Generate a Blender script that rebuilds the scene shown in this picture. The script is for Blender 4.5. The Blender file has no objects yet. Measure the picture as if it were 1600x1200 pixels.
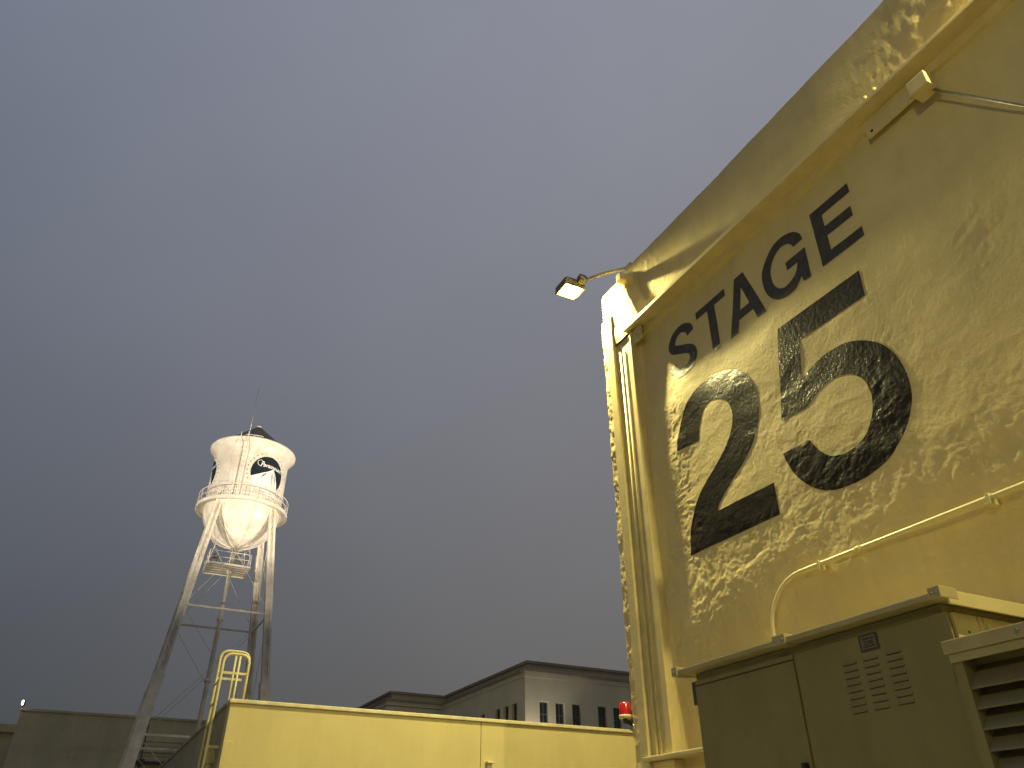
import bpy, bmesh, math, random
import numpy as np
from mathutils import Vector, Matrix
from mathutils.geometry import tessellate_polygon
R = math.radians
random.seed(7)
S = bpy.context.scene
C = S.collection

# ------------------------------------------------------------------ camera
CAM_Z = 1.6
cam = bpy.data.cameras.new('camera')
cam.sensor_width = 36.0
cam.lens = 36.0 * 1180.0 / 1600.0
cam.clip_start = 0.05
cam.clip_end = 2000
cam_o = bpy.data.objects.new('camera', cam)
C.objects.link(cam_o)
cam_o.location = (0, 0, CAM_Z)
cam_o.rotation_euler = (R(90 + 32.2), 0, R(-26.7))
S.camera = cam_o

# ------------------------------------------------------------------ sky: overcast dusk, brighter overhead and towards the afterglow (+X)
world = bpy.data.worlds.new('World')
S.world = world
world.use_nodes = True
nt = world.node_tree
nt.nodes.clear()
def wn(t, **k):
    n = nt.nodes.new(t)
    for a, b in k.items():
        setattr(n, a, b)
    return n
tc = wn('ShaderNodeTexCoord')
sep = wn('ShaderNodeSeparateXYZ')
nt.links.new(tc.outputs['Generated'], sep.inputs[0])
zc = wn('ShaderNodeMath', operation='MAXIMUM'); zc.inputs[1].default_value = 0.0
nt.links.new(sep.outputs['Z'], zc.inputs[0])
nz = wn('ShaderNodeTexNoise'); nz.inputs['Scale'].default_value = 2.6; nz.inputs['Detail'].default_value = 7; nz.inputs['Roughness'].default_value = .5
nt.links.new(tc.outputs['Generated'], nz.inputs['Vector'])
nm = wn('ShaderNodeMapRange'); nm.inputs[1].default_value = .3; nm.inputs[2].default_value = .7; nm.inputs[3].default_value = .95; nm.inputs[4].default_value = 1.05
nt.links.new(nz.outputs[0], nm.inputs[0])
def scaled(col, fac_sock):
    v = wn('ShaderNodeVectorMath', operation='SCALE')
    v.inputs[0].default_value = col
    nt.links.new(fac_sock, v.inputs['Scale'])
    return v.outputs[0]
a1 = wn('ShaderNodeVectorMath', operation='ADD'); a1.inputs[0].default_value = (.060, .062, .058)
nt.links.new(scaled((.090, .072, .046), sep.outputs['X']), a1.inputs[1])
a2 = wn('ShaderNodeVectorMath', operation='ADD')
nt.links.new(a1.outputs[0], a2.inputs[0])
nt.links.new(scaled((.198, .216, .29), zc.outputs[0]), a2.inputs[1])
mx = wn('ShaderNodeVectorMath', operation='MAXIMUM'); mx.inputs[1].default_value = (.03, .031, .034)
nt.links.new(a2.outputs[0], mx.inputs[0])
sc_ = wn('ShaderNodeVectorMath', operation='SCALE')
nt.links.new(mx.outputs[0], sc_.inputs[0]); nt.links.new(nm.outputs[0], sc_.inputs['Scale'])
bg = wn('ShaderNodeBackground'); bg.inputs['Strength'].default_value = 1.0
wo = wn('ShaderNodeOutputWorld')
nt.links.new(sc_.outputs[0], bg.inputs['Color']); nt.links.new(bg.outputs[0], wo.inputs['Surface'])

# ------------------------------------------------------------------ exposure and light levels
S.view_settings.view_transform = 'Standard'
S.view_settings.look = 'None'
S.view_settings.exposure = 0.0
S.view_settings.gamma = 1.0
S.view_settings.use_curve_mapping = False
SODIUM = (1.0, .87, .36)
LAMP_STRENGTH = 60.0            # radiance of the sodium lens
LAMP_WATTS = 3800.0             # its arc tube
FLOOD_WATTS = 68000.0           # tower floodlights
try:
    S.cycles.sample_clamp_indirect = 8.0
    S.cycles.max_bounces = 6
    S.cycles.diffuse_bounces = 4
except Exception:
    pass

# ------------------------------------------------------------------ materials
MATS = {}
def mat(name, col, rough=.7, metal=0.0, bump=0.0, bscale=40.0, var=.08, vscale=3.0, spec=.5, dirt=None, bdist=.01, detail=6.0, streak=0.0, grit=0.0):
    m = bpy.data.materials.new(name); m.use_nodes = True
    t = m.node_tree; b = t.nodes['Principled BSDF']
    b.inputs['Roughness'].default_value = rough
    b.inputs['Metallic'].default_value = metal
    b.inputs['Specular IOR Level'].default_value = spec
    co = t.nodes.new('ShaderNodeTexCoord')
    n = t.nodes.new('ShaderNodeTexNoise'); n.inputs['Scale'].default_value = vscale; n.inputs['Detail'].default_value = 8; n.inputs['Roughness'].default_value = .6
    t.links.new(co.outputs['Object'], n.inputs['Vector'])
    r = t.nodes.new('ShaderNodeValToRGB')
    r.color_ramp.elements[0].position = .3; r.color_ramp.elements[1].position = .7
    d = dirt if dirt else tuple(c * (1 - 2 * var) for c in col)
    r.color_ramp.elements[0].color = (*d, 1)
    r.color_ramp.elements[1].color = (*[min(1, c * (1 + var)) for c in col], 1)
    t.links.new(n.outputs[0], r.inputs[0])
    out = r.outputs[0]
    if streak > 0:          # rain streaks and scuffs: noise stretched down the surface
        mp = t.nodes.new('ShaderNodeMapping'); mp.inputs['Scale'].default_value = (2.4, 2.4, .5)
        t.links.new(co.outputs['Object'], mp.inputs['Vector'])
        n3 = t.nodes.new('ShaderNodeTexNoise'); n3.inputs['Scale'].default_value = 1.6; n3.inputs['Detail'].default_value = 7; n3.inputs['Roughness'].default_value = .65
        t.links.new(mp.outputs[0], n3.inputs['Vector'])
        mr = t.nodes.new('ShaderNodeMapRange'); mr.inputs[1].default_value = .42; mr.inputs[2].default_value = .75; mr.inputs[3].default_value = 0; mr.inputs[4].default_value = streak
        t.links.new(n3.outputs[0], mr.inputs[0])
        mxn = t.nodes.new('ShaderNodeMixRGB'); mxn.blend_type = 'MULTIPLY'; mxn.inputs[2].default_value = (.52, .47, .38, 1)
        t.links.new(mr.outputs[0], mxn.inputs[0]); t.links.new(out, mxn.inputs[1]); out = mxn.outputs[0]
    t.links.new(out, b.inputs['Base Color'])
    if bump > 0:
        n2 = t.nodes.new('ShaderNodeTexNoise'); n2.inputs['Scale'].default_value = bscale; n2.inputs['Detail'].default_value = detail; n2.inputs['Roughness'].default_value = .6
        t.links.new(co.outputs['Object'], n2.inputs['Vector'])
        bp = t.nodes.new('ShaderNodeBump'); bp.inputs['Strength'].default_value = bump; bp.inputs['Distance'].default_value = bdist
        t.links.new(n2.outputs[0], bp.inputs['Height'])
        if grit > 0:
            n4 = t.nodes.new('ShaderNodeTexNoise'); n4.inputs['Scale'].default_value = 85; n4.inputs['Detail'].default_value = 5
            t.links.new(co.outputs['Object'], n4.inputs['Vector'])
            b4 = t.nodes.new('ShaderNodeBump'); b4.inputs['Strength'].default_value = grit; b4.inputs['Distance'].default_value = .006
            t.links.new(n4.outputs[0], b4.inputs['Height']); t.links.new(b4.outputs[0], bp.inputs['Normal'])
        t.links.new(bp.outputs[0], b.inputs['Normal'])
    MATS[name] = m
    return m
def emis(name, col, strength):
    m = bpy.data.materials.new(name); m.use_nodes = True
    t = m.node_tree; t.nodes.clear()
    e = t.nodes.new('ShaderNodeEmission'); e.inputs[0].default_value = (*col, 1); e.inputs[1].default_value = strength
    o = t.nodes.new('ShaderNodeOutputMaterial'); t.links.new(e.outputs[0], o.inputs[0])
    MATS[name] = m
    return m
M = MATS
mat('stucco', (.68, .562, .285), .72, bump=.55, bscale=24, var=.05, vscale=1.1, spec=.25, bdist=.010, detail=12, streak=.18, grit=.5)
mat('steel_cream', (.66, .55, .28), .45, bump=.15, bscale=25, var=.07, vscale=4, spec=.45, bdist=.006)
mat('faded_black_paint', (.062, .053, .032), .34, bump=.6, bscale=24, var=.2, vscale=9, spec=.3, bdist=.010, detail=12)
mat('black_paint', (.034, .028, .013), .28, bump=.7, bscale=24, var=.2, vscale=9, spec=.28, bdist=.010, detail=12)
mat('plaster_yellow', (.555, .475, .24), .75, bump=.3, bscale=30, var=.06, vscale=.7, bdist=.006, streak=.16)
mat('flashing', (.66, .60, .40), .5, streak=.5, var=.08, vscale=6, bump=.1, bscale=15)
mat('cabinet', (.215, .188, .088), .5, streak=.3, bump=.06, bscale=90, var=.05, vscale=2.2, spec=.4, bdist=.003)
mat('cabinet_cream', (.50, .44, .24), .5, streak=.3, bump=.08, bscale=50, var=.06, vscale=3, spec=.4, bdist=.003)
mat('louvre', (.17, .15, .085), .5, bump=.06, bscale=90, var=.05, vscale=2.2, spec=.4, bdist=.003, streak=.3)
mat('cabinet_rim', (.36, .31, .17), .5, bump=.06, bscale=60, var=.06, vscale=3, spec=.4, bdist=.003, streak=.3)
mat('dark_void', (.012, .012, .010), .8, var=.1)
mat('black_plastic', (.02, .02, .018), .4, var=.1)
mat('nameplate', (.06, .055, .04), .35, var=.1)
mat('nameplate_raised', (.22, .20, .13), .4, var=.1)
mat('galvanised', (.36, .35, .31), .42, metal=.6, var=.15, vscale=12)
mat('lamp_housing', (.20, .18, .13), .45, metal=.3, var=.1, vscale=8)
mat('red_lens', (.55, .012, .008), .18, var=.15, vscale=20, spec=.6)
mat('conduit', (.62, .55, .30), .4, var=.06, vscale=8)
mat('paving', (.30, .28, .23), .9, bump=.5, bscale=60, var=.15, vscale=.6)
mat('asphalt', (.05, .05, .048), .9, bump=.5, bscale=60, var=.2, vscale=1.2)
mat('concrete', (.30, .28, .23), .85, bump=.3, bscale=30, var=.12, vscale=2)
mat('roofing', (.16, .155, .14), .9, bump=.3, bscale=30, var=.15, vscale=1)
mat('tower_white', (.76, .71, .62), .42, streak=.35, bump=.12, bscale=1.6, var=.06, vscale=.8, spec=.45, dirt=(.60, .53, .42), bdist=.03)
mat('tower_steel', (.70, .65, .53), .5, bump=.2, bscale=6, var=.08, vscale=1.5, dirt=(.52, .46, .36))
mat('tower_roof', (.09, .08, .065), .7, var=.15, vscale=1.2, bump=.2, bscale=5)
mat('emblem_dark', (.008, .016, .022), .4, var=.25, vscale=3)
mat('emblem_white', (.78, .75, .70), .45, var=.03)
mat('emblem_grey', (.20, .19, .17), .5, var=.1)
mat('office_wall', (.62, .55, .37), .8, bump=.2, bscale=4, var=.06, vscale=.5)
mat('office_trim', (.30, .24, .18), .75, var=.1, vscale=1)
mat('window_frame', (.13, .125, .11), .5, var=.1)
mat('window_glass', (.018, .02, .022), .08, var=.2, vscale=.6, spec=.7)
mat('grey_stage', (.53, .46, .28), .85, streak=.25, bump=.2, bscale=5, var=.07, vscale=.35)
mat('side_shaded', (.36, .31, .18), .8, bump=.2, bscale=20, var=.12, vscale=1.5)  # darker tone of the plaster: the unlit side's shade is in the colour
mat('dark_metal', (.03, .03, .028), .5, var=.1)
emis('sodium_lens', SODIUM, LAMP_STRENGTH)
emis('sodium_skirt', (1.0, .62, .12), 6.0)
emis('white_lens', (1, .93, .75), 6)
emis('small_lamp', (1, .90, .62), 14)

# ------------------------------------------------------------------ mesh helpers
def empty(name, loc, label=None, cat=None, group=None):
    o = bpy.data.objects.new(name, None); C.objects.link(o); o.location = loc; o.empty_display_size = .2
    tag(o, label, cat, group)
    return o
def tag(o, label=None, cat=None, group=None, kind=None):
    if label: o['label'] = label
    if cat: o['category'] = cat
    if group: o['group'] = group
    if kind: o['kind'] = kind
    return o
def root_loc(p):
    while p.parent: p = p.parent
    return Vector(p.location)
class MB:
    """collects geometry in world coordinates"""
    def __init__(s): s.v = []; s.f = []; s.sm = []
    def add(s, vs, fs, smooth=False):
        n = len(s.v); s.v += [tuple(v) for v in vs]
        for f in fs: s.f.append(tuple(i + n for i in f)); s.sm.append(smooth)
        return s
    def box(s, x0, x1, y0, y1, z0, z1):
        v = [(x, y, z) for x in (x0, x1) for y in (y0, y1) for z in (z0, z1)]
        return s.add(v, [(0, 1, 3, 2), (4, 6, 7, 5), (0, 4, 5, 1), (2, 3, 7, 6), (0, 2, 6, 4), (1, 5, 7, 3)])
    def bbox(s, x0, x1, y0, y1, z0, z1, b=.01):
        """box with bevelled edges"""
        bm = bmesh.new(); bmesh.ops.create_cube(bm, size=1)
        for v in bm.verts: v.co = Vector(((x0 + x1) / 2 + v.co.x * (x1 - x0), (y0 + y1) / 2 + v.co.y * (y1 - y0), (z0 + z1) / 2 + v.co.z * (z1 - z0)))
        bmesh.ops.bevel(bm, geom=bm.edges[:], offset=b, segments=2, affect='EDGES', profile=.6)
        s.add([v.co.copy() for v in bm.verts], [[v.index for v in f.verts] for f in bm.faces]); bm.free()
        return s
    def tube(s, pts, r, seg=10, cap=True, r1=None):
        pts = [Vector(p) for p in pts]; n = len(pts); rings = []
        up = None
        for i, p in enumerate(pts):
            t = (pts[min(i + 1, n - 1)] - pts[max(i - 1, 0)]).normalized()
            if up is None: up = Vector((0, 0, 1)) if abs(t.z) < .9 else Vector((1, 0, 0))
            a = t.cross(up).normalized(); b = a.cross(t).normalized(); up = b
            rr = r if r1 is None else r + (r1 - r) * i / (n - 1)
            rings.append([p + (a * math.cos(k * 2 * math.pi / seg) + b * math.sin(k * 2 * math.pi / seg)) * rr for k in range(seg)])
        vs = [q for rg in rings for q in rg]
        fs = [(i * seg + k, i * seg + (k + 1) % seg, (i + 1) * seg + (k + 1) % seg, (i + 1) * seg + k) for i in range(n - 1) for k in range(seg)]
        s.add(vs, fs, True)
        if cap:
            s.add(rings[0], [tuple(range(seg))]); s.add(rings[-1], [tuple(range(seg))])
        return s
    def bar(s, a, b, w, h=None, up=(0, 0, 1)):
        """rectangular bar from a to b"""
        a = Vector(a); b = Vector(b); h = h or w; t = (b - a).normalized(); u = Vector(up)
        if abs(t.dot(u)) > .98: u = Vector((1, 0, 0))
        x = t.cross(u).normalized() * w / 2; y = x.cross(t).normalized() * h / 2
        v = [p + dx + dy for p in (a, b) for dx, dy in ((-x, -y), (x, -y), (x, y), (-x, y))]
        return s.add(v, [(0, 1, 2, 3), (4, 7, 6, 5), (0, 4, 5, 1), (1, 5, 6, 2), (2, 6, 7, 3), (3, 7, 4, 0)])
    def lathe(s, c, prof, seg=64, smooth=True):
        vs = []; n = len(prof)
        for r, z in prof:
            for k in range(seg):
                a = 2 * math.pi * k / seg; vs.append((c[0] + r * math.cos(a), c[1] + r * math.sin(a), z))
        fs = [(i * seg + k, i * seg + (k + 1) % seg, (i + 1) * seg + (k + 1) % seg, (i + 1) * seg + k) for i in range(n - 1) for k in range(seg)]
        return s.add(vs, fs, smooth)
    def build(s, name, m, parent=None, weld=True):
        me = bpy.data.meshes.new(name)
        off = root_loc(parent) if parent else Vector((0, 0, 0))
        me.from_pydata([Vector(v) - off for v in s.v], [], s.f)
        me.polygons.foreach_set('use_smooth', s.sm)
        bm = bmesh.new(); bm.from_mesh(me)
        if weld: bmesh.ops.remove_doubles(bm, verts=bm.verts, dist=1e-5)
        bmesh.ops.recalc_face_normals(bm, faces=bm.faces)
        bm.to_mesh(me); bm.free(); me.update()
        me.materials.append(M[m])
        o = bpy.data.objects.new(name, me); C.objects.link(o)
        if parent: o.parent = parent
        return o
def piece(name, m, parent, *boxes):
    b = MB()
    for x in boxes: b.box(*x)
    return b.build(name, m, parent, weld=False)
def dup(o, name, loc=None, parent=None):
    c = o.copy(); c.name = name; C.objects.link(c); c.parent = parent
    if loc is not None: c.location = loc
    for ch in list(o.children):
        if ch.type in ('MESH', 'EMPTY', 'LIGHT'): dup(ch, ch.name.split('.')[0], None, c)
    return c

# numpy noise
def vnoise(x, y, seed=0):
    xi = np.floor(x).astype(np.int64); yi = np.floor(y).astype(np.int64); fx = x - xi; fy = y - yi
    def h(a, b):
        n = (a * 374761393 + b * 668265263 + seed * 974711) & 0x7fffffff
        n = ((n ^ (n >> 13)) * 1274126177) & 0x7fffffff
        n = n ^ (n >> 16)
        return (n & 0xffff) / 65535.0
    u = fx * fx * fx * (fx * (fx * 6 - 15) + 10); v = fy * fy * fy * (fy * (fy * 6 - 15) + 10)
    return (h(xi, yi) * (1 - u) + h(xi + 1, yi) * u) * (1 - v) + (h(xi, yi + 1) * (1 - u) + h(xi + 1, yi + 1) * u) * v
def fbm(x, y, oct=4, seed=0, gain=.5):
    a = 1.0; t = 0; s = 0
    for i in range(oct):
        t = t + a * (vnoise(x * 2 ** i + 17.3 * i, y * 2 ** i - 9.1 * i, seed + i) - .5); s += a; a *= gain
    return t / s * 2          # about -1..1
def smooth(a, b, x):
    t = np.clip((x - a) / (b - a), 0, 1); return t * t * (3 - 2 * t)

# ------------------------------------------------------------------ ground
tag(piece('ground', 'paving', None, (-400, 400, -300, 500, -.5, 0)), kind='structure')

# ================================================================== STAGE BUILDING
D = 6.0                                   # plane of the wall that carries the lettering
WY0, WY1, WZ0, WZ1, GS = .80, 7.64, 1.60, 8.52, .0125
stage = empty('stage_building', (D, 0, 0), 'cream stuccoed sound stage with huge black STAGE 25 lettering on its rough wall', 'building')
def wall_out(y, z):
    """how far the shotcrete stands out of the plane (metres)"""
    zr = z - CAM_Z
    o = -.05 + .05 * smooth(6.6, 5.0, zr + .22 * (7.5 - y) * .9 + .25 * fbm(y * .9, z * .5, 2, 91))           # thicker coat below the top band
    o = o - .11 * smooth(2.75, 1.6, zr + .10 * (y - 5) + .35 * fbm(y * 1.3, z * 1.3, 3, 5))                  # runs back towards the foot
    o = o + .014 * fbm(y * .8, z * 1.0, 2, 11)
    band = np.exp(-((zr - 2.7 - .35 * fbm(y * .8, z * .2, 2, 33)) / .62) ** 2)
    left = smooth(6.5, 7.2, y)
    patch_ = smooth(.1, .5, fbm(y * 1.1, z * 1.1, 3, 21))
    rough = np.clip(.04 + .80 * band + .85 * left + .30 * patch_, 0, 1.15) * smooth(6.3, 5.0, zr) + .03
    wy = y + .16 * fbm(y * 1.7, z * 1.7, 3, 3); wz = z + .16 * fbm(y * 1.7 + 9, z * 1.7, 3, 4)
    calm = smooth(6.4, 5.2, zr)
    o = o + calm * (.0075 * fbm(wy * 1.0 + .3 * wz, wz * 2.6, 3, 43, .5) + .004 * (1 - 2.2 * np.abs(fbm(wy * 1.4, wz * 2.4, 2, 47))))   # soft folds of the hand-laid coat
    n1 = fbm(wy * 4.2, wz * 5.4, 5, 41, .62)
    rid = 1 - np.abs(fbm(wy * 5.0 + wz * 1.6, wz * 6.4, 4, 51, .6)) * 2.4
    grit = fbm(wy * 9 + 3, wz * 12, 4, 57, .68)
    flake = np.clip(fbm(wy * 11, wz * 8, 3, 59, .6) - .12, 0, .5)
    o = o + rough * (.0085 * n1 + .005 * (rid - .5) + .0050 * grit + .010 * flake)
    o = o + (.0004 + .0022 * rough) * fbm(y * 24, z * 24, 2, 61, .7)
    edge = smooth(WY0, WY0 + .4, y) * smooth(WY1, WY1 - .06, y) 
    return o * edge
ny = int(round((WY1 - WY0) / GS)) + 1; nz_ = int(round((WZ1 - WZ0) / GS)) + 1
gy = WY0 + np.arange(ny) * GS; gz = WZ0 + np.arange(nz_) * GS
GY, GZ = np.meshgrid(gy, gz, indexing='ij')
H = wall_out(GY, GZ)
def grid_mesh(name, X, Y, Z, m, parent, flip=False):
    a, b = X.shape; off = root_loc(parent)
    co = np.stack([X - off.x, Y - off.y, Z - off.z], -1).reshape(-1, 3)
    i = np.arange(a * b).reshape(a, b)
    q = np.stack([i[:-1, :-1], i[1:, :-1], i[1:, 1:], i[:-1, 1:]], -1).reshape(-1, 4)
    if flip: q = q[:, ::-1]
    me = bpy.data.meshes.new(name)
    me.vertices.add(len(co)); me.vertices.foreach_set('co', co.ravel())
    me.loops.add(q.size); me.loops.foreach_set('vertex_index', q.ravel())
    me.polygons.add(len(q)); me.polygons.foreach_set('loop_start', np.arange(0, q.size, 4)); me.polygons.foreach_set('loop_total', np.full(len(q), 4))
    me.polygons.foreach_set('use_smooth', np.ones(len(q), bool))
    me.update(calc_edges=True); me.validate()
    me.materials.append(M[m])
    o = bpy.data.objects.new(name, me); C.objects.link(o); o.parent = parent
    return o
grid_mesh('wall', D - H, GY, GZ, 'stucco', stage)
def h_at(y, z):
    fy = min(max((y - WY0) / GS, 0), ny - 1.0001); fz = min(max((z - WZ0) / GS, 0), nz_ - 1.0001)
    i = int(fy); j = int(fz); a = fy - i; b = fz - j
    return (H[i, j] * (1 - a) + H[i + 1, j] * a) * (1 - b) + (H[i, j + 1] * (1 - a) + H[i + 1, j + 1] * a) * b

# body behind the rough coat
piece('core', 'stucco', stage, (D + .26, 30, -14, 8.30, 0, 9.60))
piece('wall', 'stucco', stage, (D, D + .255, -14, WY0, 0, 9.90))
piece('plinth', 'stucco', stage, (D + .02, D + .255, WY0 + .003, 8.28, 0, 2.60 - .02))
piece('roof', 'roofing', stage, (D + .26, 30, -14, 8.30, 9.603, 9.66))

# parapet above the frame, rough, with a rounded top edge and corner
PY0, PY1, PZ0, PZ1 = WY0 + .003, 8.38, 8.50, 9.93
pa = int((PY1 - PY0) / .02) + 1; pb = int((PZ1 - PZ0) / .02) + 1
Yp, Zp = np.meshgrid(np.linspace(PY0, PY1, pa), np.linspace(0, 1, pb), indexing='ij')
topz = PZ1 - .20 * smooth(7.5, 8.38, Yp) ** 1.3 + .012 * fbm(Yp * 1.6, Yp * 0, 3, 71)
Zp = PZ0 + (topz - PZ0) * Zp
def par_out(y, z):
    zr = z - CAM_Z
    near_c = smooth(6.4, 7.7, y); right = smooth(3.4, 1.8, y)
    rough = .18 + .9 * near_c + 1.3 * right * smooth(8.4, 7.5, zr)
    o = .03 * fbm(y * .8, z * 1.4, 3, 81) + .02 * np.sin((zr - 6.9) * 2.1)
    o = o + rough * (.014 * fbm(y * 5.5, z * 3.0, 4, 83, .55) + .006 * (1 - 2 * np.abs(fbm(y * 9, z * 4, 3, 85))))
    o = o + .13 * smooth(7.55, 7.75, y + .35 * (8.1 - zr)) * smooth(8.25, 8.0, zr)      # corner built out over the column
    o = o + .03 * right * smooth(7.0, 7.6, zr)
    return o
Xp = D - par_out(Yp, Zp) + .10 * smooth(.93, 1.0, (Zp - PZ0) / (topz - PZ0)) ** 2 + .12 * smooth(8.24, 8.38, Yp) ** 2
grid_mesh('parapet_wall', Xp, Yp, Zp, 'stucco', stage)
pt = MB()
for i in range(pa - 1):
    a = (Xp[i, -1], Yp[i, -1], Zp[i, -1]); b = (Xp[i + 1, -1], Yp[i + 1, -1], Zp[i + 1, -1])
    pt.add([a, b, (D + .40, b[1], b[2] + .01), (D + .40, a[1], a[2] + .01), (D + .42, b[1], 9.5), (D + .42, a[1], 9.5)], [(0, 1, 2, 3), (3, 2, 4, 5)], True)
pt.build('parapet_top', 'stucco', stage)
pe = MB()
for j in range(pb - 1):
    a = (Xp[-1, j], PY1, Zp[-1, j]); b = (Xp[-1, j + 1], PY1, Zp[-1, j + 1])
    pe.add([a, b, (D + .45, PY1 - .02, b[2]), (D + .45, PY1 - .02, a[2])], [(0, 1, 2, 3)], True)
pe.build('parapet_return', 'stucco', stage)

# corner strip of rough shotcrete, outside the column
c0, c1 = 8.20, 8.36
cb = int((9.1 - .0) / .02) + 1
Yc, Zc = np.meshgrid(np.linspace(c0, c1 + .10, 15), np.linspace(0, 9.1, cb), indexing='ij')
tcr = np.clip((Yc - c1 + .03) / .13, 0, 1)
Xc = D - .15 - .018 * fbm(Yc * 9, Zc * 8.5, 4, 101, .65) - .012 * fbm(Yc * 2, Zc * 1.4, 2, 103)
Ycn = Yc - .10 * tcr ** 1.2 + .016 * fbm(Yc * 8, Zc * 9, 3, 107) * tcr
Xc = Xc + .20 * tcr ** 1.6
grid_mesh('corner_strip', Xc, Ycn, Zc, 'stucco', stage)
piece('corner_core', 'stucco', stage, (D - .06, D + .26, 8.06, 8.30, 0, 9.2))
# smooth strip and steel column
b = MB(); b.bbox(D - .165, D + .1, 8.045, 8.205, 0, 9.10, .008); b.build('column_strip', 'steel_cream', stage)
b = MB(); b.bbox(D - .10, D + .1, 7.63, 8.05, 2.62, 8.50, .008); b.build('column', 'steel_cream', stage)
b = MB(); b.bbox(D - .135, D - .098, 7.615, 7.65, 2.62, 8.49, .005); b.build('column_flange', 'steel_cream', stage)
for yy, rr in ((7.93, .016), (7.84, .011)):
    b = MB(); b.tube([(D - .115, yy, 2.62), (D - .115, yy, 8.3)], rr, 8); b.build('column_cable', 'conduit', stage)
b = MB(); b.bbox(D - .12, D + .1, 7.63, 8.03, .0, 2.56, .01); b.build('column_foot', 'steel_cream', stage)
b = MB(); b.bbox(D - .21, D + .1, 5.0, 8.10, 2.565, 2.615, .012); b.build('ledge', 'steel_cream', stage)
# top beam: a steel angle, flange standing out of the wall
b = MB(); b.bbox(D - .205, D + .10, -10, 7.70, 8.525, 8.560, .006); b.build('beam_flange', 'steel_cream', stage)
b = MB(); b.bbox(D - .012, D + .10, -10, 7.66, 8.40, 8.524, .004); b.build('beam_web', 'steel_cream', stage)
b = MB(); b.bbox(D - .19, D - .165, -10, 7.70, 8.561, 8.60, .004); b.build('beam_lip', 'steel_cream', stage)
# corner gusset with bolts, hanger plate
g = MB(); g.bbox(D - .105, D - .06, 7.40, 7.69, 8.27, 8.52, .006); gus = g.build('gusset', 'steel_cream', stage)
for yy, zz in ((7.48, 8.37), (7.60, 8.46)):
    b = MB(); b.tube([(D - .104, yy, zz), (D - .135, yy, zz)], .022, 6); b.build('bolt', 'steel_cream', stage)
g = MB(); g.bbox(D - .055, D - .02, 2.45, 3.20, 8.24, 8.41, .004); g.build('hanger_plate', 'steel_cream', stage)
b = MB(); b.tube([(D - .056, 3.13, 8.29), (D - .058, 3.13, 8.29)], .018, 8); b.build('bolt_hole', 'dark_void', stage)
b = MB(); b.bbox(D - .24, D - .05, 2.36, 2.56, 8.08, 8.26, .008); b.build('rod_bracket', 'steel_cream', stage)
for yy in (3.02, 2.90):
    b = MB(); b.tube([(D - .16, yy, 8.60), (D - .16, yy, 8.66)], .025, 6); b.build('bolt', 'steel_cream', stage)
rod = MB(); rod.tube([(D - .10, 2.45, 8.16), (D - .055, 1.77, 7.10), (D - .02, .9, 5.76)], .014, 8)
tag(rod.build('tie_rod', 'galvanised', None), 'thin straight steel tie rod running down from the bracket under the roof beam', 'rod')
b = MB(); b.bbox(D - .30, D - .04, 7.50, 7.62, 9.42, 9.56, .01); b.build('parapet_bracket', 'steel_cream', stage)

# ---- lettering, painted on the rough wall: every character follows the surface 4 mm proud
def spline(p, n=7):
    out = []
    P_ = [p[0]] + list(p) + [p[-1]]
    for i in range(1, len(P_) - 2):
        a, b_, c, d = [np.array(q) for q in P_[i - 1:i + 3]]
        for k in range(n):
            t = k / n
            out.append(tuple(.5 * (2 * b_ + (c - a) * t + (2 * a - 5 * b_ + 4 * c - d) * t * t + (3 * b_ - a - 3 * c + d) * t ** 3)))
    out.append(tuple(p[-1]))
    return out
def outline(segs):
    o = []
    for k, p in segs: o += (list(p) if k == 'c' else spline(p))
    return o
def stroke(p, w):
    c = [np.array(q) for q in spline(p, 6)]; l = []; r = []
    for i, q in enumerate(c):
        t = c[min(i + 1, len(c) - 1)] - c[max(i - 1, 0)]; t = t / np.linalg.norm(t); n_ = np.array((-t[1], t[0]))
        ww = w * (.80 + .20 * abs(t[1]))
        l.append(tuple(q + n_ * ww)); r.append(tuple(q - n_ * ww))
    return l + r[::-1]
TWO = [('c', [(-1.169, 0.763)]), ('s', [(-1.099, 0.759), (-1.092, 0.789), (-1.075, 0.818), (-1.052, 0.83), (-1.021, 0.821), (-0.998, 0.801), (-0.99, 0.774), (-0.996, 0.749), (-1.011, 0.725), (-1.034, 0.701), (-1.069, 0.677), (-1.101, 0.656), (-1.128, 0.632), (-1.147, 0.606), (-1.163, 0.574), (-1.171, 0.526)]), ('c', [(-0.918, 0.523)]), ('c', [(-0.917, 0.585)]), ('s', [(-1.073, 0.587), (-1.065, 0.601), (-1.046, 0.615), (-1.016, 0.636), (-0.987, 0.653), (-0.957, 0.677), (-0.936, 0.704), (-0.923, 0.732), (-0.917, 0.76), (-0.918, 0.796), (-0.932, 0.83), (-0.954, 0.855), (-0.98, 0.871), (-1.018, 0.884), (-1.058, 0.885), (-1.096, 0.875), (-1.13, 0.851), (-1.152, 0.818), (-1.164, 0.79), (-1.169, 0.764)])]
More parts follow.
